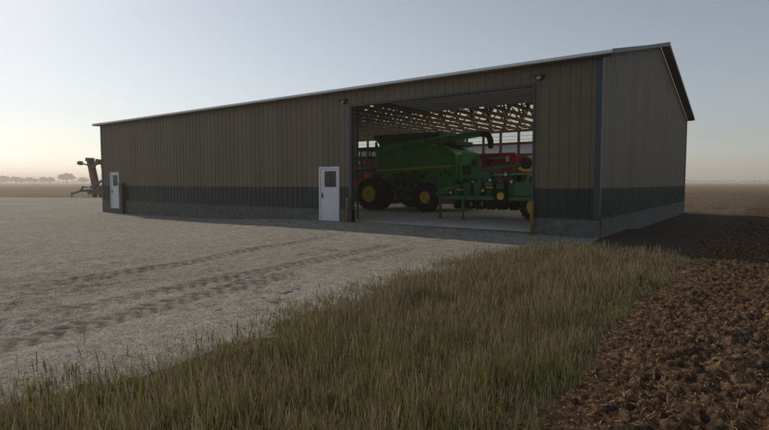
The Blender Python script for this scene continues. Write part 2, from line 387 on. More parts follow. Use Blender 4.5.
# pale broken straw on the plowed ground
def straw(name, n, xr, yr, keep, lenr, wr, hf, label, cols=((.34, .21, .11), (.12, .075, .045))):
    x = xr[0] + RS.rand(n) * (xr[1] - xr[0]); y = yr[0] + RS.rand(n) * (yr[1] - yr[0]); k = keep(x, y); x = x[k]; y = y[k]; n = len(x)
    L_ = lenr[0] + (lenr[1] - lenr[0]) * RS.rand(n) ** 2; th = RS.rand(n) * 2 * np.pi; w = wr[0] + (wr[1] - wr[0]) * RS.rand(n)
    dx, dy = np.cos(th), np.sin(th); curl = (RS.rand(n) - .5) * .8; co = []
    for s_, (u, lift) in enumerate([(-.5, 0), (0, .25), (.5, 0)]):
        cx = x + dx * L_ * u - dy * curl * L_ * (u * u); cy = y + dy * L_ * u + dx * curl * L_ * (u * u)
        z = hf(cx, cy) + .012 + lift * L_ * .35
        for q in (-1, 1): co.append(np.stack([cx - dy * w * q, cy + dx * w * q, z + q * w * .6], -1))
    co = np.stack(co, 1).reshape(-1, 3); i = np.arange(n)[:, None] * 6
    fs = np.concatenate([i + np.array([[0, 1, 3, 2]]), i + np.array([[2, 3, 5, 4]])], 0)
    me = arr_mesh(name, co, fs, strawm)
    t = RS.rand(n, 1); c = np.array(cols[0]) * t + np.array(cols[1]) * (1 - t)
    a = me.attributes.new('tint', 'FLOAT_COLOR', 'POINT'); a.data.foreach_set('color', np.concatenate([np.repeat(c, 6, 0), np.ones((n * 6, 1))], 1).astype(np.float32).reshape(-1))
    o = bpy.data.objects.new(name, me); COL.objects.link(o); return tag(o, label, 'crop residue', kind='stuff')
strawm = leafmat('straw_residue', .15)
straw('crop_residue', 75000, (2.4, 11), (-15.5, 2), lambda x, y: (x > plow_left(y)) & (fbm(x, y, .6, 2, 90) > .4), (.015, .06), (.002, .0055), plow_h, 'pale broken straw scattered over the plowed soil')
# loose stones in the yard
n = 26000; x = -13 + RS.rand(n) * 14; y = -15.5 + RS.rand(n) * 13; k = (x < grass_left(y) + .25) & (RS.rand(n) < .25 + .9 * (fbm(x, y, 1.6, 3, 12) > .5)); x = x[k]; y = y[k]; n = len(x)
s_ = .004 + .012 * RS.rand(n) ** 4; base6 = np.array([(1, 0, 0), (-1, 0, 0), (0, 1, 0), (0, -1, 0), (0, 0, .8), (0, 0, -.8)], float)
ang = RS.rand(n) * 6.28; ca, sa = np.cos(ang), np.sin(ang); jit = .7 + .6 * RS.rand(n, 6, 1); P = base6[None] * jit * s_[:, None, None]
P = np.stack([P[..., 0] * ca[:, None] - P[..., 1] * sa[:, None], P[..., 0] * sa[:, None] + P[..., 1] * ca[:, None], P[..., 2]], -1)
P += np.stack([x, y, yard_h(x, y) - s_ * .1], -1)[:, None]
tri = np.array([(0, 2, 4), (2, 1, 4), (1, 3, 4), (3, 0, 4), (2, 0, 5), (1, 2, 5), (3, 1, 5), (0, 3, 5)])
me = arr_mesh('loose_gravel', P.reshape(-1, 3), (np.arange(n)[:, None, None] * 6 + tri[None]).reshape(-1, 3), mat('stone', (.30, .285, .255), .9, 0, .4, 9))
o = bpy.data.objects.new('loose_gravel', me); COL.objects.link(o); tag(o, 'loose grey stones lying on the gravel yard', 'gravel', kind='stuff')

# ------------------------------------------------------------ the shed
LX, WY, EH, RH, OV = 30., 18.6, 5.25, 7.38, .34
shed = empty('machine_shed', (-15, 9.3, 0), 'long tan metal machine shed with dark wainscot and open bay', 'shed')
def prof(a, b, step=.305, d=.022, rib=.075, minor=True):
    """rib profile between a and b along a wall, phase locked to 0"""
    pts = [(a, 0)]; k = math.ceil((a + .001) / step)
    k0 = math.floor(a / step) - 1
    for k in range(k0, int(math.ceil(b / step)) + 2):
        c = k * step
        for u, h in ((-rib / 2, 0), (-rib / 2 + .016, d), (rib / 2 - .016, d), (rib / 2, 0)) + (((step / 2 - .03, 0), (step / 2 - .02, .004), (step / 2 + .02, .004), (step / 2 + .03, 0)) if minor else ()):
            if a < c + u < b: pts.append((c + u, h))
    pts.append((b, 0)); return pts
def ribbed(mb, a, b, z0, z1, wall, off=0, sgn=1, dd=.022):
    """wall 'y0' front, 'x0' right gable, 'y1' back, 'x1' left gable; z1 may be a function of position"""
    P = prof(a, b, d=dd); vs = []; fs = []
    for u, h in P:
        top = z1(u) if callable(z1) else z1
        if wall == 'y0': p = (u, -h - off)
        elif wall == 'y1': p = (u, WY + h + off)
        elif wall == 'x0': p = (h + off, u)
        else: p = (-LX - h - off, u)
        vs += [(p[0], p[1], z0), (p[0], p[1], top)]
    for i in range(len(P) - 1): fs.append((2 * i, 2 * i + 2, 2 * i + 3, 2 * i + 1))
    mb.add(vs, fs)
gz = lambda y: EH + (RH - EH) * (1 - abs(y - WY / 2) / (WY / 2)) + .03
ZB, ZW = .48, 1.40
D1 = (-11.13, -10.02); D2 = (-28.90, -27.85); OP = (-9.37, -2.0); OH = 4.56; DH = 2.23
m = MB()
for a, b, z in ((-LX, D2[0], ZW), (D2[0], D2[1], DH), (D2[1], D1[0], ZW), (D1[0], D1[1], DH), (D1[1], OP[0], ZW), (OP[0], OP[1], OH), (OP[1], 0, ZW)): ribbed(m, a, b, z + .001, EH, 'y0')
m.build('wall', tan, shed)
m = MB(); ribbed(m, 0, WY, ZW + .001, gz, 'x0', dd=.011); m.build('wall', tan, shed)
m = MB(); ribbed(m, 0, WY, ZW + .001, 2.9, 'x1'); m.build('wall', tan, shed)
m = MB(); ribbed(m, 0, WY, 2.903, gz, 'x1'); m.build('light_panel', fillpanel, shed)  # unseen upper gable made translucent, added to brighten the interior
m = MB(); ribbed(m, -LX, 0, ZW + .001, 3.38, 'y1', .03); m.build('wall', tan, shed)
for wl, segs in (('y0', ((-LX, D2[0]), (D2[1], D1[0]), (D1[1], OP[0]), (OP[1], 0))), ('x0', ((0, WY),)), ('x1', ((0, WY),)), ('y1', ((-LX, 0),))):
    for a, b in segs:
        m = MB(); ribbed(m, a, b, ZB, ZW, wl, .004); m.build('wainscot', teal, shed)
# block base, butting at the corners; ground covers its foot
m = MB(); T = .2
for a, b in ((-LX - .02, D2[0]), (D2[1], D1[0]), (D1[1], OP[0]), (OP[1], .02)): m.box((a, -.045, -.6), (b, T, ZB - .004))
for a, b in (D2, D1, OP): m.box((a, -.045, -.6), (b, T, -.012))
m.box((-LX - .02, WY - T, -.6), (.02, WY + .045, ZB - .004))
m.box((.02 - T, T, -.6), (.045, WY - T, ZB - .004)); m.box((-LX - .045, T, -.6), (-LX - .02 + T, WY - T, ZB - .004))
m.build('foundation', block, shed)
for a, b in ((-LX, D2[0]), (D2[1], D1[0]), (D1[1], OP[0]), (OP[1], 0)): MB().box((a, -.06, ZB - .002), (b, 0, ZB + .025)).build('flashing', trimm, shed)
MB().box((0, 0, ZB - .002), (.06, WY, ZB + .025)).build('flashing', trimm, shed)
MB().box((-LX + .18, .2, -.3), (-.18, WY - .2, 0)).build('floor', floorm, shed)
MB().box((OP[0], -.045, -.010), (OP[1], .198, .002)).build('door_sill', block, shed)
# corner trims
for x, y in ((0, 0), (-LX, 0), (0, WY), (-LX, WY)):
    sx = 1 if x == 0 else -1; sy = -1 if y == 0 else 1; top = EH - .02
    m = MB(); m.box((min(x - sx * .13, x + sx * .035), min(y + sy * .028, y + sy * .035), ZB + .03), (max(x - sx * .13, x + sx * .035), max(y + sy * .028, y + sy * .035), top))
    m.box((min(x + sx * .028, x + sx * .035), min(y - sy * .13, y + sy * .028), ZB + .03), (max(x + sx * .028, x + sx * .035), max(y - sy * .13, y + sy * .028), top)); m.build('corner_trim', trimm, shed)
# jamb and header trims of the bay
m = MB(); m.box((OP[0] - .13, -.042, .0), (OP[0], .16, OH)); m.build('jamb_trim', trimm, shed)
m = MB(); m.box((OP[1], -.042, .0), (OP[1] + .06, .16, OH)); m.build('jamb_trim', trimm, shed)
m = MB(); m.box((OP[0] - .13, -.042, OH + .001), (OP[1] + .06, .16, OH + .07)); m.build('header_trim', trimm, shed)
# roof: front and back slopes with ribs, real thickness
sl = (RH - EH) / (WY / 2)
def roof(side):
    m = MB(); P = prof(-LX - OV, OV, .305, .02); vs = []; fs = []
    y0 = -OV if side < 0 else WY + OV; z0 = EH - OV * sl + .07; yr = WY / 2; zr = RH + .07
    for u, h in P: vs += [(u, y0, z0 + h), (u, yr, zr + h)]
    for i in range(len(P) - 1): fs.append((2 * i, 2 * i + 2, 2 * i + 3, 2 * i + 1))
    m.add(vs, fs)
    return m.build('roof', roofm if side < 0 else fillpanel, shed)  # back slope, out of view, is translucent as an added interior light source
roof(-1); roof(1)
for sgn in (-1, 1):     # underside sheet just below
    y0 = -OV + .02 if sgn < 0 else WY + OV - .02; m = MB(); z0 = EH - (OV - .02) * sl + .04
    m.prism([(y0, z0), (WY / 2, RH + .04), (WY / 2, RH + .06), (y0, z0 + .02)], -LX - OV + .01, OV - .01, 'x')
    if sgn < 0: m.build('roof_liner', liner, shed)
    yy0 = -OV - .02 if sgn < 0 else WY + OV; zf = EH - OV * sl
    MB().box((-LX - OV - .02, yy0, zf - .0), (OV + .02, yy0 + .02, zf + .085)).build('eave_trim', white if sgn < 0 else roofm, shed)
MB().prism([(WY / 2 - .2, RH + .05), (WY / 2, RH + .10), (WY / 2 + .2, RH + .05), (WY / 2 + .2, RH + .09), (WY / 2, RH + .14), (WY / 2 - .2, RH + .09)], -LX - OV - .03, OV + .03, 'x').build('ridge_cap', trimm, shed)
for x0 in (OV, -LX - OV - .03):
    for sgn in (-1, 1):
        ye = -OV if sgn < 0 else WY + OV; ze = EH - OV * sl
        MB().prism([(ye, ze - .02), (WY / 2, RH - .02), (WY / 2, RH + .105), (ye, ze + .105)], x0, x0 + .03, 'x').build('rake_trim', trimm, shed)
for x0, x1 in ((.03, OV), (-LX - OV, -LX - .03)):       # tan rake soffits
    for sgn in (-1, 1):
        ye = -OV + .02 if sgn < 0 else WY + OV - .02; ze = EH - (OV - .02) * sl
        MB().prism([(ye, ze - .02), (WY / 2, RH - .02), (WY / 2, RH + .0), (ye, ze)], x0, x1, 'x').build('soffit', tan, shed)
for y0, y1 in ((-OV, -.03), (WY + .03, WY + OV)):
    MB().box((-LX - OV + .05, y0, EH - OV * sl - .03), (OV - .05, y1, EH - OV * sl - .01)).build('soffit', tan, shed)
# trusses
SP = 1.32
def make_truss(x):
    root = None; m = MB(); zb = EH - .12; y0, y1 = .12, WY - .12; mid = WY / 2; zt = lambda y: EH + (RH - EH) * (1 - abs(y - mid) / mid) - .03
    w = .045
    m.box((x - w / 2, y0, zb - .0), (x + w / 2, y1, zb + .17))
    for a, b in ((y0, mid), (mid, y1)):
        m.prism([(a, zt(a) - .10 if zt(a) - .10 > zb + .143 else zb + .143), (b, max(zt(b) - .12, zb + .143)), (b, zt(b)), (a, max(zt(a), zb + .15))], x - w / 2, x + w / 2, 'x')
    bot = [y0, 2.6, 5.0, 7.3, 9.3, 11.3, 13.6, 16.0, y1]; top = [1.5, 3.9, 6.2, 8.3, 10.3, 12.4, 14.7, 17.1]
    for i, t in enumerate(top):
        for bb in (bot[i], bot[i + 1]): m.bar((x, bb, zb + .07), (x, t, zt(t) - .06), .038, .10, (1, 0, 0))
    m.bar((x, mid, zb + .07), (x, mid, RH - .1), .038, .10, (1, 0, 0))
    o = m.build('truss', wood, shed)
    for y, z in [(b, zb + .07) for b in bot[1:-1]] + [(t, zt(t) - .06) for t in top]:
        p = MB(); 
        p.box((x - w / 2 - .012, y - .14, z - .085), (x + w / 2 + .012, y + .14, z + .085)); p.build('gusset_plate', plate, o)
    return o
t0 = make_truss(-.75)
nt_ = 22
for i in range(1, 29):
    c = copy_tree(t0, shed); c.location.x = t0.location.x - i * 1.01
# purlins, posts and girts
for sgn in (-1, 1):
    for k in range(10):
        y = .25 + k * 1.0; z = EH + sl * y - .028
        yy_ = y if sgn < 0 else WY - y
        MB().box((-LX + .1, yy_ - .045, z), (-.1, yy_ + .045, z + .055)).build('purlin', wood, shed)
post0 = MB().box((-.75 - .07, WY - .22, .0), (-.75 + .07, WY - .08, EH - .02)).build('post', wood, shed)
for i in range(1, nt_):
    c = post0.copy(); COL.objects.link(c); c.location.x = post0.location.x - i * SP
for x in (-LX + .15, -.29):
    for y in (1.5, 4.1, 6.7, 9.3, 11.9, 14.5, 17.1): MB().box((x, y - .07, 0), (x + .14, y + .07, EH)).build('post', wood, shed)
for i, x in enumerate([-.75 - SP * k for k in range(nt_)]):
    if D1[0] - .1 < x < D1[1] + .1 or D2[0] - .1 < x < D2[1] + .1: continue
    z0 = OH + .1 if OP[0] - .1 < x < OP[1] + .1 else 0
    MB().box((x - .07, .215, z0), (x + .07, .33, EH - .02)).build('post', wood, shed)
for z in (.9, 1.7, 2.5, 3.42, 4.22, 5.08): MB().box((-LX + .05, WY - .075, z), (-.05, WY - .03, z + .17)).build('girt', wood, shed)
for x in (-LX + .05, -.10):
    for z in (.9, 1.9, 2.9, 3.9, 4.9): MB().box((x, .3, z), (x + .05, WY - .3, z + .14)).build('girt', wood, shed)
# inner liner of back wall and light strips
MB().box((-LX + .05, WY + .002, ZB), (-.05, WY + .02, 3.38)).build('wall_liner', blueliner, shed)
MB().box((-LX + .02, WY + .004, 3.384), (-.02, WY + .016, 4.30)).build('light_panel', frost, shed)
m = MB(); ribbed(m, -LX + .02, -.02, 4.304, EH - .01, 'y1', .005); m.build('light_panel', clearp, shed)
# bands drawn by real ribs across the clear panels
for z in (4.55, 4.80): MB().box((-LX + .05, WY - .02, z), (-.05, WY - .005, z + .02)).build('girt', grey, shed)
for a, b in ((-.045, -.035),): MB().box((a, .05, ZB), (b, WY - .05, EH)).build('wall_liner', liner, shed)
m = MB()
for a, b, z0 in ((-LX + .05, D2[0] - .05, .0), (D2[1] + .05, D1[0] - .05, 0), (OP[1] + .1, -.05, 0), (OP[0], OP[1], OH + .1)): m.box((a, .2, z0), (b, .21, EH))
m.build('wall_liner', liner, shed)
# sectional overhead door, open and lying under the trusses on its tracks
od = MB()
for k in range(9): od.box((OP[0] + .08, .62 + k * .57, 4.985), (OP[1] - .02, .62 + k * .57 + .55, 5.03))
od = od.build('overhead_door', greydoor, shed)
m = MB()
for k in range(10): m.box((OP[0] + .10, .602 + k * .57, 4.978), (OP[1] - .04, .602 + k * .57 + .014, 4.984))
m.build('section_joint', trimm, od)
for x in (OP[0] - .05, OP[1] - .0):
    m = MB(); m.box((x, .34, 4.93), (x + .06, 5.9, 5.0)); m.box((x, .34, .1), (x + .06, .40, 4.93)); m.build('door_track', trimm, shed)
m = MB()
m.box((-7.1, 3.0, 5.045), (-6.8, 3.5, 5.24)); m.build('door_opener', orange, shed)
# personnel doors
def pdoor(x0, x1):
    y = -.03
    fr = MB().box((x0, y - .03, 0), (x0 + .07, .12, DH)).box((x1 - .07, y - .03, 0), (x1, .12, DH)).box((x0 + .07, y - .03, DH - .08), (x1 - .07, .12, DH)).build('door_frame', white, shed)
    wx0, wx1, wz0, wz1 = x0 + .30, x1 - .16, 1.40, 2.05
    d = MB(); a, b = x0 + .075, x1 - .075
    d.box((a, y, .015), (b, y + .05, wz0)).box((a, y, wz1), (b, y + .05, DH - .085)).box((a, y, wz0), (wx0, y + .05, wz1)).box((wx1, y, wz0), (b, y + .05, wz1))
    d = d.build('door', white, shed)
    w = MB().box((wx0, y + .015, wz0), (wx1, y + .03, wz1)).build('window', doorglass, d)
    m = MB(); cx = (wx0 + wx1) / 2
    m.box((cx - .012, y + .0, wz0), (cx + .012, y + .013, wz1))
    for z in (wz0 + .21, wz0 + .43): m.box((wx0, y - .001, z - .012), (wx1, y + .012, z + .012))
    m.build('window_grille', trimm, d)
    MB().box((wx0 - .03, y - .01, wz0 - .03), (wx1 + .03, y - .002, wz0)).box((wx0 - .03, y - .01, wz1), (wx1 + .03, y - .002, wz1 + .03)).box((wx0 - .03, y - .01, wz0), (wx0, y - .002, wz1)).box((wx1, y - .01, wz0), (wx1 + .03, y - .002, wz1)).build('window_frame', white, d)
    h = MB(); h.box((a + .06, y - .012, .93), (a + .13, y, 1.16)); h.tube([(a + .095, y - .01, 1.05), (a + .095, y - .06, 1.05), (a + .20, y - .06, 1.05)], .012, 8); h.build('door_handle', black, d)
pdoor(*D1); pdoor(*D2)
# wall lamps
for x in (-1.80, -9.72):
    lp = MB().lathe((x, -.03, 4.78), (0, -1, 0), [(0, 0), (0, .08), (.06, .09), (.10, .085), (.11, 0)], 20); lp.box((x - .16, -.19, 4.82), (x + .16, -.02, 4.87))
    lp = lp.build('wall_lamp', black, shed)
    MB().lathe((x, -.142, 4.775), (0, -1, 0), [(0, .075), (.02, .06), (.03, 0)], 16).build('lamp_lens', grey, lp)
# bollards
def bollard(x, y, lab):
    b = MB().tube([(x, y, float(g(x, y)) - .1), (x, y, .90), (x, y, .96), (x, y, .985)], [.06, .06, .045, .01], 16).build('bollard', bollm)
    tag(b, lab, 'bollard', 'yellow bollards at the bay door')
bollard(-9.50, -.16, 'yellow steel bollard between the near white door and the open bay'); bollard(-1.93, -.16, 'yellow steel bollard at the right jamb of the open bay')
# dark utility pedestal beside far door
c = empty('utility_cabinet', (-27.4, -.25, 0), 'narrow dark metal cabinet standing right of the far white door', 'utility cabinet')
MB().box((-27.50, -.24, -.3), (-27.10, -.07, 1.52)).build('cabinet_body', black, c, .01)
MB().box((-27.53, -.27, 1.522), (-27.07, -.065, 1.57)).build('cabinet_lid', trimm, c)
MB().box((-27.47, -.255, .1), (-27.13, -.243, 1.45)).build('cabinet_door', teal, c)

# ------------------------------------------------------------ wheels
def wheel(parent, c, r, w, hub=yellow, side=-1, rr=.52, lugs=22):
    """tractor tyre on axle along y; side -1: outer face to -y"""
    c = Vector(c); ax = (0, side, 0)
    t = MB(); h = w / 2
    t.lathe(c, ax, [(-h * .8, r * rr), (-h, r * .62), (-h, r * .85), (-h * .85, r * .94), (-h * .3, r * .965), (h * .3, r * .965), (h * .85, r * .94), (h, r * .85), (h, r * .62), (h * .8, r * rr), (h * .6, r * rr)], 36)
    for k in range(lugs):
        for s in (-1, 1):
            a = 2 * math.pi * (k + (.5 if s > 0 else 0)) / lugs; da = .16
            def P(an, rad, off): return (c.x + math.cos(an) * rad, c.y + off * side, c.z + math.sin(an) * rad)
            i, o_, wd = r * .955, r, .055
            pts = [P(a - wd, i, 0), P(a + wd, i, 0), P(a + da + wd, i * .97, s * h * .98), P(a + da - wd, i * .97, s * h * .98), P(a - wd, o_, 0), P(a + wd, o_, 0), P(a + da + wd, o_ * .985, s * h * .98), P(a + da - wd, o_ * .985, s * h * .98)]
            t.add(pts, [(0, 3, 2, 1), (4, 5, 6, 7), (0, 1, 5, 4), (1, 2, 6, 5), (2, 3, 7, 6), (3, 0, 4, 7)])
    t = t.build('tyre', rubber, parent)
    rim = MB().lathe(c, ax, [(h * .7, r * rr), (h * .78, r * rr * 1.03), (h * .6, r * rr * .9), (h * .2, r * rr * .72), (h * .15, r * .16), (h * .45, r * .14), (h * .5, 0)], 28)
    rim.lathe(c, ax, [(-h * .7, r * rr), (-h * .2, r * rr * .7), (-h * .15, 0)], 28)
    rim.build('rim', hub, t)
    b = MB()
    for k in range(8):
        a = k * math.pi / 4; b.tube([(c.x + math.cos(a) * r * .24, c.y + side * h * .15, c.z + math.sin(a) * r * .24), (c.x + math.cos(a) * r * .24, c.y + side * h * .30, c.z + math.sin(a) * r * .24)], r * .022, 6)
    b.build('wheel_nuts', grey, t)
    return t

# ------------------------------------------------------------ green combine
cb = empty('combine_harvester', (-12.5, 10.6, 0), 'large green combine harvester with yellow stripe and unloading auger inside the shed', 'combine')
YN, YF = 9.15, 12.05
side_prof = [(-15.25, 2.25), (-15.25, 3.62), (-14.9, 3.80), (-11.6, 3.76), (-10.7, 3.66), (-10.1, 3.46), (-9.75, 3.12), (-9.62, 2.6), (-9.72, 1.9), (-10.0, 1.45), (-10.4, 1.20), (-13.0, 1.05), (-14.2, 1.35), (-14.7, 2.05)]
MB().prism(side_prof, YN, YF).build('body', green, cb, .06)
for sgn, y in ((-1, YN), (1, YF)):
    m = MB()
    m.prism([(-15.12, 2.42), (-15.12, 3.50), (-12.75, 3.56), (-12.75, 2.52)], min(y, y + sgn * .05), max(y, y + sgn * .05))
    m.prism([(-12.68, 2.53), (-12.68, 3.56), (-10.55, 3.52), (-10.15, 3.2), (-10.05, 2.64)], min(y, y + sgn * .05), max(y, y + sgn * .05)); m.build('side_panel', green, cb, .03)
    m = MB(); m.prism([(-15.1, 2.27), (-15.1, 2.36), (-10.05, 2.56), (-10.05, 2.44)], min(y, y + sgn * .03), max(y, y + sgn * .03)); m.build('stripe', yellow, cb)
    m = MB(); m.prism([(-13.9, 1.15), (-13.9, 2.1), (-11.9, 2.2), (-11.9, 1.3), (-12.6, 1.1)], min(y, y + sgn * .04), max(y, y + sgn * .04)); m.build('lower_shield', dgreen, cb, .02)
    m = MB()
    for i in range(5): m.lathe((-13.6 + i * .52, y + sgn * .05, 1.45 + .12 * (i % 2)), (0, sgn, 0), [(0, .0), (0, .15), (.05, .15), (.05, .0)], 16)
    m.bar((-13.6, y + sgn * .08, 1.60), (-12.05, y + sgn * .08, 1.72), .03, .03); m.build('drive_pulley', black, cb)
MB().prism([(-14.75, 3.78), (-10.9, 3.72), (-10.72, 4.38), (-15.1, 4.42), (-15.3, 4.30)], YN - .12, YN - .06).prism([(-14.75, 3.78), (-10.9, 3.72), (-10.72, 4.38), (-15.1, 4.42), (-15.3, 4.30)], YF + .06, YF + .12).prism([(YN - .058, 4.1), (YN - .058, 4.42), (YF + .058, 4.42), (YF + .058, 4.1)], -15.28, -15.22, 'x').prism([(YN - .058, 3.7), (YN - .058, 4.38), (YF + .058, 4.38), (YF + .058, 3.7)], -10.82, -10.76, 'x').build('tank_extension', dgreen, cb)
m = MB()
for x in (-14.2, -13.0, -11.8): m.box((x - .03, YN - .15, 3.8), (x + .03, YN - .121, 4.36))
m.build('extension_rib', dgreen, cb)
MB().box((-10.7, 9.6, 3.66), (-10.0, 11.7, 3.92)).build('engine_deck', dgreen, cb, .04)
MB().tube([(-10.45, 9.9, 3.9), (-10.45, 9.9, 4.25), (-10.3, 9.9, 4.36)], .07, 12).build('exhaust', grey, cb)
# unloading auger folded back along the side
au = MB().tube([(-14.35, 9.05, 3.30), (-14.3, 8.98, 3.55), (-14.05, 8.93, 3.66), (-9.65, 8.93, 4.02), (-8.05, 8.93, 4.14)], [.22, .22, .18, .175, .17], 20).build('unloading_auger', green, cb)
MB().tube([(-8.12, 8.93, 4.12), (-7.75, 8.93, 4.05), (-7.62, 8.93, 3.75), (-7.60, 8.93, 3.35)], [.17, .17, .16, .13], 18).build('auger_spout', black, au)
for x in (-12.9, -11.4, -9.9): MB().lathe((x, 8.93, 3.66 + (x + 14.05) * .082), (1, 0, .08), [(-.03, .19), (-.03, .205), (.03, .205), (.03, .19)], 20).build('auger_band', black, au)
m = MB().box((-10.7, 8.90, 3.55), (-10.55, 9.16, 3.74)); m.build('auger_cradle', dgreen, cb)
# cab
MB().box((-16.85, 9.75, 2.25), (-15.28, 11.45, 2.50)).build('cab_floor', dgreen, cb, .03)
MB().prism([(-16.75, 2.51), (-17.0, 3.1), (-16.85, 3.60), (-15.32, 3.60), (-15.32, 2.51)], 9.8, 11.4).build('cab_window', cabglass, cb)
m = MB()
for y in (9.78, 11.42):
    m.bar((-15.36, y, 2.5), (-15.36, y, 3.62), .09); m.bar((-16.72, y, 2.5), (-16.98, y, 3.1), .06); m.bar((-16.98, y, 3.1), (-16.83, y, 3.62), .06); m.bar((-16.05, y, 2.5), (-16.05, y, 3.62), .05)
m.build('cab_frame', black, cb)
MB().box((-17.05, 9.68, 3.62), (-15.25, 11.52, 3.80)).build('cab_roof', dgreen, cb, .05)
MB().lathe((-15.28, 9.3, 3.86), (0, 0, 1), [(0, .08), (.12, .08), (.2, .05), (.22, 0)], 14).build('beacon', orange, cb)
MB().box((-15.32, 9.22, 3.7), (-15.2, 9.38, 3.86)).build('beacon_bracket', black, cb)
m = MB()
m.box((-16.8, 9.0, 2.20), (-15.4, 9.73, 2.26)); 
for x in (-16.75, -16.1, -15.45): m.bar((x, 9.02, 2.26), (x, 9.02, 3.15), .035)
m.bar((-16.75, 9.02, 3.15), (-15.45, 9.02, 3.15), .035); m.bar((-16.75, 9.02, 2.7), (-15.45, 9.02, 2.7), .03); m.build('platform_rail', green, cb)
m = MB()
for x in (-16.55, -16.15): m.bar((x, 8.98, .55), (x, 9.02, 2.2), .05)
for z in (.65, 1.05, 1.45, 1.85): m.box((-16.55, 8.93, z), (-16.15, 9.05, z + .03))
m.build('ladder', black, cb)
MB().bar((-16.0, 10.6, 1.9), (-17.8, 10.6, .75), 1.3, .6).build('feeder_house', green, cb)
# rear face
m = MB().prism([(9.35, 1.75), (11.85, 1.75), (11.75, 2.9), (11.4, 3.3), (9.8, 3.3), (9.45, 2.9)], -9.66, -9.58, 'x'); m.build('rear_hood', green, cb, .02)
m = MB().prism([(9.6, 2.0), (10.55, 2.0), (10.55, 2.55), (9.6, 2.55)], -9.60, -9.55, 'x'); m.build('rear_grille', black, cb)
m = MB().lathe((-9.56, 10.95, 2.72), (1, 0, 0), [(0, .0), (0, .22), (.07, .22), (.09, .16), (.07, 0)], 20); m.build('rotary_screen', black, cb)
for y in (9.30, 11.7): MB().box((-9.66, y, 2.55), (-9.56, y + .2, 2.70)).build('indicator_lamp', orange, cb)
MB().box((-10.35, 9.05, 2.98), (-10.27, 9.12, 3.16)).build('indicator_lamp', redlens, cb)
MB().box((-9.60, 10.0, 1.80), (-9.52, 10.22, 1.92)).build('tail_lamp', redlens, cb)
MB().box((-9.60, 10.5, 1.55), (-9.50, 10.9, 1.70)).build('number_plate', whitel, cb)
m = MB().bar((-9.55, 10.72, .9), (-9.48, 10.72, 2.5), .05).bar((-9.5, 11.4, .9), (-9.48, 11.4, 3.2), .07); m.build('rear_ladder', green, cb)
m = MB().prism([(-10.3, .62), (-9.5, .55), (-9.35, 1.0), (-9.75, 1.6), (-10.4, 1.5)], 9.5, 11.8); m.build('chaff_spreader', dgreen, cb, .03)
m = MB()
for y in (10.1, 11.1): m.lathe((-9.6, y, .52), (0, 0, 1), [(0, 0), (0, .38), (.06, .38), (.06, 0)], 20)
m.build('spreader_disc', black, cb)
MB().bar((-11.0, 8.3, .80), (-11.0, 12.9, .80), .22, .22).build('rear_axle', dgreen, cb)
MB().bar((-14.75, 8.3, .95), (-14.75, 12.9, .95), .35, .35).build('front_axle', dgreen, cb)
m = MB()
for i in range(14):
    x = -13.9 + i * .29; z = 1.3 + .8 * random.random(); MB().box((x, YN - .09, z), (x + .06 + .15 * random.random(), YN - .042, z + .08 + .2 * random.random())).build('side_fitting', black, cb)
m = MB()
for x, z in ((-11.9, 2.05), (-10.6, 1.75), (-10.35, 1.25), (-12.3, 1.35)): m.box((x, YN - .1, z), (x + .12, YN - .045, z + .1))
m.build('side_labels', grey, cb)
MB().tube([(-13.2, 8.95, .75), (-12.2, 8.95, .75)], .22, 16).build('fuel_tank', dgreen, cb)
for y, sd in ((8.07, -1), (8.90, -1), (12.35, 1), (13.18, 1)): wheel(cb, (-14.75, y, .94), .94, .52, side=sd)
for y, sd in ((8.20, -1), (13.0, 1)): wheel(cb, (-11.0, y, .80), .80, .46, side=sd, rr=.42)

# ------------------------------------------------------------ green planter on stands
pl = empty('seed_planter', (-6.2, 5.2, 0), 'folded green seed planter on two jack stands beside the right jamb', 'planter')
m = MB()
m.bar((-8.0, 4.45, .92), (-2.9, 4.45, .92), .16, .16); m.bar((-8.0, 6.1, 1.0), (-2.6, 6.1, 1.0), .18, .18); m.bar((-8.2, 4.5, 1.12), (-5.6, 6.2, 1.12), .1, .1)
for x in (-8.1, -6.6, -5.1, -3.6): m.bar((x, 4.45, 1.05), (x, 6.1, 1.12), .1, .1)
m.bar((-8.2, 4.7, 1.25), (-5.3, 5.3, 1.75), .13, .13); m.bar((-5.3, 5.3, 1.75), (-2.6, 5.3, 1.80), .16, .16); m.bar((-5.3, 5.3, 1.0), (-5.3, 5.3, 1.8), .14, .14)
m.build('frame', pgreen, pl, .01)
for x in (-7.85, -6.70):
    s = MB().bar((x, 4.30, .03), (x, 4.30, .95), .085, .085).box((x - .11, 4.2, .0), (x + .11, 4.4, .03)); s.build('jack_stand', pgreen, pl)
def row_unit(x, y):
    m = MB(); m.bar((x, y, .85), (x + .05, y + .55, .72), .08, .16); m.prism([(y + .2, 1.0), (y + .6, 1.0), (y + .68, 1.5), (y + .12, 1.5)], x - .17, x + .17, 'x')
    u = m.build('row_unit', pgreen, pl)
    MB().box((x - .19, y + .10, 1.501), (x + .19, y + .70, 1.56)).build('hopper_lid', random.choice([green, dgreen, black]) , u)
    w = MB()
    for dx in (-.09, .09): w.lathe((x + dx, y + .35, .66), (1, 0, 0), [(-.03, .12), (-.035, .24), (0, .26), (.035, .24), (.03, .12)], 18)
    w.lathe((x, y + .78, .62), (1, 0, 0), [(-.05, .08), (-.05, .2), (.05, .2), (.05, .08)], 16); w.build('gauge_wheel', rubber, u)
    for dx in (-.13, .13): MB().lathe((x + dx, y + .35, .66), (1, 0, 0), [(-.01, 0), (-.01, .12), (.01, .12), (.01, 0)], 14).build('wheel_hub', random.choice([yellow, black, black]), u)
    MB().tube([(x + .1, y + .1, .9), (x + .15, y + .2, 1.35), (x + .1, y + .35, 1.7), (x, y + .5, 1.78)], .022, 7).build('hose', black, u)
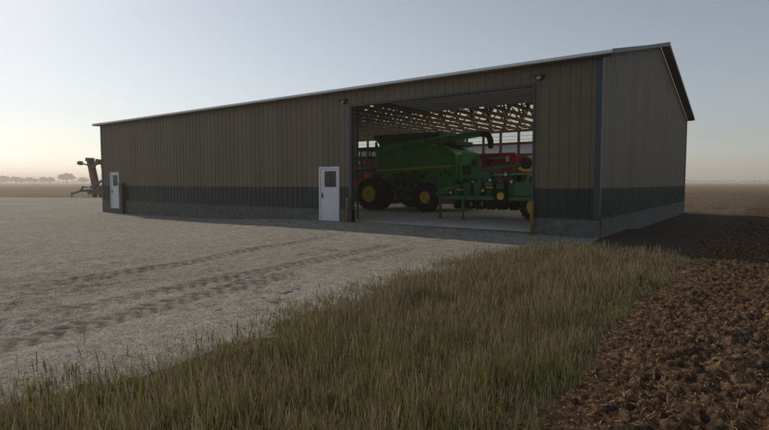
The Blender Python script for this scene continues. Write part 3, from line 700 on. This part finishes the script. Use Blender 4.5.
for k in range(6): row_unit(-7.2 + k * .52, 4.45)
for k in range(6): row_unit(-6.9 + k * .58, 6.15)
# marker arm discs with yellow hubs facing the door
for x, z, r in ((-4.95, 1.02, .30), (-7.3, 1.15, .13), (-5.75, 1.25, .13)):
    m = MB().lathe((x, 4.28, z), (0, -1, 0), [(-.03, r * .75), (-.05, r), (.05, r), (.03, r * .72)], 26).build('transport_disc', rubber, pl)
    MB().lathe((x, 4.28, z), (0, -1, 0), [(.0, r * .52), (.055, r * .50), (.03, r * .4), (.03, 0)], 20).build('disc_hub', yellow, m)
MB().box((-4.42, 4.38, 1.02), (-2.7, 5.6, 1.62)).build('toolbox', pgreen, pl, .03)
MB().prism([(-4.35, 2.15), (-4.0, 2.38), (-4.0, 2.62), (-3.15, 2.62), (-3.15, 2.02), (-4.1, 2.02)], 4.5, 5.5).build('seed_hopper', yellow, pl, .03)
m = MB().bar((-3.9, 4.6, 1.6), (-3.9, 4.6, 2.02), .08).bar((-3.3, 4.6, 1.6), (-3.3, 4.6, 2.02), .08).bar((-3.9, 5.4, 1.6), (-3.9, 5.4, 2.02), .08).bar((-3.3, 5.4, 1.6), (-3.3, 5.4, 2.02), .08).bar((-5.4, 4.6, 1.9), (-3.2, 4.6, 1.96), .07); m.build('hopper_stand', green, pl)
MB().lathe((-3.95, 4.40, 2.36), (0, -1, 0), [(-.1, .22), (.04, .23), (.06, .17), (.05, .08), (.09, .06), (.09, 0)], 24).build('fan_housing', black, pl)
m = MB()
for i in range(34):
    x = -8.2 + random.random() * 4.6; y = 4.6 + random.random() * 1.6; z = 1.05 + random.random() * .55; m.tube([(x, y, z), (x + random.uniform(-.25, .25), y + .1, z + .3), (x + random.uniform(-.5, .5), y + .3, z + .1)], .02, 6)
m.build('hoses', black, pl)
for x, z in ((-5.55, 1.62), (-4.85, 1.86), (-4.6, 1.55)): MB().box((x, 4.40, z), (x + .09, 4.47, z + .13)).build('reflector', whitel, pl)
m = MB()
for x, z in ((-6.9, 1.25), (-5.5, 1.35)): m.box((x - .16, 4.36, z), (x + .16, 4.365, z + .04))
m.build('warning_stripe', yellow, pl)
wheel(pl, (-3.62, 4.62, .60), .60, .36, lugs=18); wheel(pl, (-3.62, 6.6, .60), .60, .36, lugs=18, side=1)
m = MB()
for i, (x, z) in enumerate(((-6.3, 1.9), (-5.7, 2.0), (-5.1, 1.95), (-4.7, 2.0))): m.bar((x, 5.3, 1.1), (x, 5.3, z), .07)
m.bar((-6.3, 5.3, 1.9), (-4.4, 5.3, 2.0), .07); m.build('upright', dgreen, pl)
m = MB().bar((-6.4, 5.0, 2.15), (-4.5, 5.0, 2.3), .12, .14).bar((-6.4, 5.0, 2.15), (-6.1, 5.0, 1.2), .10).bar((-4.6, 5.0, 2.3), (-4.7, 5.0, 1.6), .1).bar((-6.2, 4.8, 1.5), (-5.2, 4.9, 2.2), .08).bar((-5.9, 5.1, 2.2), (-4.9, 5.1, 1.6), .08)
m.build('fold_frame', dgreen, pl, .01)
MB().prism([(-6.35, 1.55), (-5.75, 1.5), (-5.7, 2.05), (-6.3, 2.1)], 4.9, 5.6).build('seed_box', dgreen, pl, .02)
MB().prism([(-5.15, 1.6), (-4.5, 1.6), (-4.45, 1.98), (-5.15, 2.0)], 4.8, 5.5).build('seed_box', black, pl, .02)

# ------------------------------------------------------------ red wagon behind
rw = empty('grain_wagon', (-9.9, 15, 0), 'red grain wagon with grey side plate behind the combine tail', 'wagon')
MB().prism([(-12.2, 1.9), (-12.9, 3.42), (-8.35, 3.28), (-8.45, 1.9), (-9.2, 1.25), (-11.4, 1.25)], 14.0, 16.2).build('wagon_box', red, rw, .03)
m = MB()
for x in (-12.0, -11.0, -10.0, -9.0): m.box((x - .04, 13.93, 1.95), (x + .04, 13.997, 3.28))
m.box((-12.9, 13.92, 3.30), (-8.35, 13.995, 3.40)); m.build('wagon_rib', red, rw)
MB().box((-10.15, 13.9, 3.02), (-8.95, 13.925, 3.16)).build('side_plate', grey, rw)
MB().box((-8.92, 13.88, 2.85), (-8.72, 13.925, 3.2)).build('reflector', whitel, rw)
MB().lathe((-10.15, 13.86, 2.9), (0, -1, 0), [(-.05, .2), (.04, .2), (.05, .1), (.05, 0)], 18).build('crank_wheel', black, rw)
m = MB().bar((-12.2, 14.4, 1.05), (-8.6, 14.4, 1.05), .14).bar((-12.2, 15.8, 1.05), (-8.6, 15.8, 1.05), .14)
for x in (-11.9, -8.9): m.bar((x, 14.2, .85), (x, 16, .85), .12)
m.build('chassis', red, rw)
m = MB()
for x, z in ((-9.9, 1.55), (-9.3, 1.6)): m.box((x, 13.93, z), (x + .12, 13.99, z + .12))
m.build('lamp', whitel, rw)
for x in (-11.7, -9.2):
    for y, sd in ((14.05, -1), (16.1, 1)): wheel(rw, (x, y, .55), .55, .32, side=sd, lugs=14)
# red harvester deeper in on the left
rh = empty('red_harvester', (-21.2, 15, 0), 'red harvester with white work lamps seen past the duals of the green combine', 'harvester')
MB().box((-22.6, 14.1, 1.15), (-19.55, 17.2, 3.30)).build('body', red, rh, .05)
MB().box((-22.5, 14.3, 3.302), (-19.8, 17.1, 3.55)).build('tank_cover', black, rh)
MB().box((-21.6, 14.02, 1.9), (-20.2, 14.09, 2.5)).build('grille', black, rh)
MB().box((-22.4, 14.03, 2.62), (-19.7, 14.09, 2.72)).build('trim_stripe', grey, rh)
m = MB().box((-22.3, 13.95, 2.86), (-19.8, 14.08, 3.20)); m.build('lamp_bar', black, rh)
for x in (-21.7, -21.1, -20.9, -20.4, -19.95): MB().lathe((x, 13.94, 3.04), (0, -1, 0), [(0, .11), (.03, .10), (.04, 0)], 12).build('work_lamp', whitel, rh)
for x in (-22.9, -19.3):
    wheel(rh, (x, 14.8, .85), .85, .5, hub=grey); wheel(rh, (x, 16.9, .6), .6, .4, hub=grey)
MB().bar((-23, 14.8, .85), (-19.2, 14.8, .85), .25).build('axle', black, rh)
MB().box((-22.2, 14.3, .8), (-20.0, 16.9, 1.148)).build('chassis', black, rh)

# ------------------------------------------------------------ folded cultivator beyond the far corner
cv = empty('folded_cultivator', (-66, 16, float(g(-66, 16))), 'dark folded cultivator with raised red tipped arms beyond the far corner', 'cultivator')
gb = float(g(-66, 16))
m = MB().bar((-65.9, 16, .45), (-67.5, 16, 4.75), .75, .55).bar((-65.5, 17.2, .45), (-66.6, 17.2, 4.4), .5, .5); m.build('mast', steeld, cv)
m = MB().bar((-67.4, 15.7, 3.9), (-69.5, 15.7, 4.25), .16).bar((-66.6, 15.7, 3.3), (-65.0, 15.7, 4.2), .28).bar((-66.7, 15.65, 3.8), (-65.3, 15.65, 1.0), .3).bar((-66.9, 15.65, 1.0), (-63.5, 15.65, 1.9), .22).bar((-65.4, 15.65, .6), (-63.2, 15.65, 1.3), .3); m.build('wing_arm', dred, cv)
m = MB().prism([(-70.1, 4.05), (-69.3, 3.95), (-69.15, 4.3), (-69.5, 4.5), (-70.1, 4.4)], 15.5, 15.9).prism([(-65.3, 3.9), (-64.3, 3.95), (-64.2, 4.55), (-64.9, 4.65)], 15.5, 15.9).prism([(-68.0, 4.45), (-66.9, 4.4), (-66.9, 4.85), (-67.9, 4.9)], 15.6, 16.3); m.build('wing_end', steeld, cv)
m = MB().bar((-64, 16, .75), (-70.0, 16, .55), .3).bar((-70.0, 16, .55), (-73.3, 16, .12), .18).bar((-69.0, 15.4, .55), (-71.4, 15.4, .2), .16).bar((-70.6, 16, .5), (-69.6, 16, 1.15), .18).bar((-69.7, 16, 1.15), (-68.3, 16, 1.0), .14).box((-67, 15.3, .2), (-63, 17, .8)); m.build('drawbar', steeld, cv)
m = MB().bar((-73.2, 16, gb), (-73.2, 16, .3), .1).box((-73.5, 15.8, gb), (-72.9, 16.2, gb + .05)); m.build('jack', steeld, cv)
m = MB()
for i in range(9):
    x = -69.6 + i * .75; m.tube([(x, 16.4, .6), (x - .25, 16.6, .35), (x - .1, 16.7, .0), (x + .15, 16.7, gb + .02)], .045, 6)
m.build('tines', steeld, cv)
for x in (-65.6, -63.9): wheel(cv, (x, 15.6, gb + .45), .45, .3, hub=red, lugs=12); wheel(cv, (x, 17.4, gb + .45), .45, .3, hub=red, lugs=12, side=1)

# ------------------------------------------------------------ far trees
crownm = leafmat('far_leaves', .2); barkm = mat('bark', (.10, .08, .06), .9)
def tree(x, y, h, w, lab, group, seed, dome=False):
    r = np.random.RandomState(seed); z0 = float(g(x, y)); t = empty('tree', (x, y, z0), lab, 'tree', group)
    m = MB().tube([(x, y, z0 - .3), (x + .1, y, z0 + h * .3), (x, y, z0 + h * .6)], [h * .045, h * .03, h * .015], 8)
    for k in range(5):
        a = r.rand() * 6.28; m.tube([(x, y, z0 + h * (.25 + .05 * k)), (x + math.cos(a) * w * .3, y + math.sin(a) * w * .3, z0 + h * (.5 + .06 * k))], [h * .018, h * .006], 6)
    m.build('trunk', barkm, t)
    n = 900; d = r.randn(n, 3); d /= np.linalg.norm(d, axis=1)[:, None]; rad = r.rand(n) ** .45
    lob = .72 + .5 * vn(np.arctan2(d[:, 1], d[:, 0]) * 1.6 + 9 + seed, d[:, 2] * 2.2 + 7, seed)
    c = d * (rad * lob)[:, None] * np.array([w / 2, w / 2, h * .38]); c[:, 2] = np.where(c[:, 2] < 0, c[:, 2] * (.5 if dome else .9), c[:, 2])
    c += np.array([x, y, z0 + h * (.55 if dome else .56)]); s = (.25 + .35 * r.rand(n)) * w / 9
    a = r.randn(n, 3); a /= np.linalg.norm(a, axis=1)[:, None]; b = np.cross(a, r.randn(n, 3)); b /= np.linalg.norm(b, axis=1)[:, None]
    co = np.stack([c + (a * p + b * q) * s[:, None] for p, q in ((-1, -.6), (1, -.6), (1, .6), (-1, .6))], 1).reshape(-1, 3)
    me = arr_mesh('crown', co, np.arange(n * 4).reshape(-1, 4), crownm)
    col = np.array((.075, .08, .04)) * (.6 + .8 * r.rand(n, 1)); at = me.attributes.new('tint', 'FLOAT_COLOR', 'POINT'); at.data.foreach_set('color', np.concatenate([np.repeat(col, 4, 0), np.ones((n * 4, 1))], 1).astype(np.float32).reshape(-1))
    o = bpy.data.objects.new('crown', me); COL.objects.link(o); o.parent = t; o.matrix_parent_inverse = Matrix.Translation(-Vector((x, y, z0)))
CAM = Vector((4.01, -15.87, 1.55))
def on_ray(px, dist):
    r = (px - 384.5) / 520.; yaw = R(36.57); d = Vector((math.cos(yaw) * r - math.sin(yaw), math.sin(yaw) * r + math.cos(yaw))); d = d.normalized() * dist * d.length
    return CAM.x + d.x, CAM.y + d.y
small = 'low hazy tree in the distant row, smaller than the broad domed one'
for i, (p, h, w) in enumerate(((-14, 7, 9), (2, 7.6, 12), (16, 6.8, 8), (22, 6, 6), (30, 6.6, 6), (36, 5.2, 5), (44, 6.6, 6), (51, 6.2, 7), (84, 6.0, 7))):
    x, y = on_ray(p, 1000); tree(x, y, h * 2.0, w * 2.4, small, 'distant hazy trees on the left horizon', 11 + i)
x, y = on_ray(67.5, 970); tree(x, y, 20.5, 30, 'broad domed hazy tree, largest in the distant row on the left', None, 99, True)
# continuous far wood along the horizon
pts = []; n = 9000; A = np.linspace(-1.0, 1.35, n) + RS.rand(n) * .003; rr = 1500 + RS.rand(n) * 60 - (np.clip(A, 0, 9) * 0)
yaw = R(36.57); ang = math.pi / 2 + yaw - A; X = CAM.x + np.cos(ang) * rr; Y = CAM.y + np.sin(ang) * rr; hh = (4.5 + 5. * fbm(A * 40, A * 0, 1., 4, 4))
Zc = g(X, Y) + hh * RS.rand(n) ** .8; s_ = 1.0 + RS.rand(n) * .8; a = RS.randn(n, 3); a /= np.linalg.norm(a, axis=1)[:, None]; b = np.cross(a, RS.randn(n, 3)); b /= np.linalg.norm(b, axis=1)[:, None]
c = np.stack([X, Y, Zc], -1); co = np.stack([c + (a * p + b * q) * s_[:, None] for p, q in ((-1, -.6), (1, -.6), (1, .6), (-1, .6))], 1).reshape(-1, 3)
me = arr_mesh('far_wood', co, np.arange(n * 4).reshape(-1, 4), crownm); at = me.attributes.new('tint', 'FLOAT_COLOR', 'POINT')
at.data.foreach_set('color', np.concatenate([np.repeat(np.array([[.08, .085, .045]]) * (.6 + .8 * RS.rand(n, 1)), 4, 0), np.ones((n * 4, 1))], 1).astype(np.float32).reshape(-1))
o = bpy.data.objects.new('far_wood', me); COL.objects.link(o); tag(o, 'thin hazy belt of woodland along the far horizon', 'wood', kind='stuff')

# ------------------------------------------------------------ haze
hz = MB().box((-3000, -900, -2.5), (3000, 4400, 28)).build('haze', bpy.data.materials.new('haze'))
hm = hz.data.materials[0]; hm.use_nodes = True; t = hm.node_tree; t.nodes.remove(t.nodes['Principled BSDF'])
v = t.nodes.new('ShaderNodeVolumePrincipled'); v.inputs['Color'].default_value = (.97, .94, .89, 1); v.inputs['Density'].default_value = .00088; v.inputs['Anisotropy'].default_value = .3
t.links.new(v.outputs[0], t.nodes['Material Output'].inputs['Volume']); tag(hz, 'pale haze over the far fields', 'haze', kind='stuff')

# ------------------------------------------------------------ light, sky, camera
EL, AZ = 34., 10.5
w = bpy.data.worlds.new('World'); sc.world = w; w.use_nodes = True; t = w.node_tree
s = t.nodes.new('ShaderNodeTexSky'); s.sky_type = 'NISHITA'; s.sun_disc = False; s.sun_elevation = R(EL); s.sun_rotation = R(270 + AZ)
s.air_density = 1.0; s.dust_density = .6; s.ozone_density = 1.0; s.altitude = 0
hs = t.nodes.new('ShaderNodeHueSaturation'); hs.inputs['Saturation'].default_value = .52; t.links.new(s.outputs[0], hs.inputs['Color']); t.links.new(hs.outputs[0], t.nodes['Background'].inputs[0]); t.nodes['Background'].inputs[1].default_value = .088
sd = bpy.data.lights.new('sun', 'SUN'); sd.energy = 2.5; sd.angle = R(.6); sd.color = (1, .84, .64)
so = bpy.data.objects.new('sun', sd); COL.objects.link(so)
d = Vector((math.cos(R(AZ)) * math.cos(R(EL)), -math.sin(R(AZ)) * math.cos(R(EL)), -math.sin(R(EL))))
so.rotation_euler = d.to_track_quat('-Z', 'Y').to_euler(); so.location = (-60, 20, 40)
cd = bpy.data.cameras.new('camera'); cd.sensor_width = 36; cd.lens = 36 * 520 / 769; cd.clip_end = 9000; cd.clip_start = .05
co_ = bpy.data.objects.new('camera', cd); COL.objects.link(co_); co_.location = CAM; co_.rotation_euler = (R(90 - 3.488), 0, yaw); sc.camera = co_
sc.view_settings.view_transform = 'Standard'; sc.view_settings.look = 'None'; sc.view_settings.gamma = 1; sc.view_settings.exposure = 0
sc.cycles.volume_bounces = 1; sc.cycles.max_bounces = 10; sc.cycles.diffuse_bounces = 7; sc.cycles.transparent_max_bounces = 16; sc.cycles.use_denoising = True
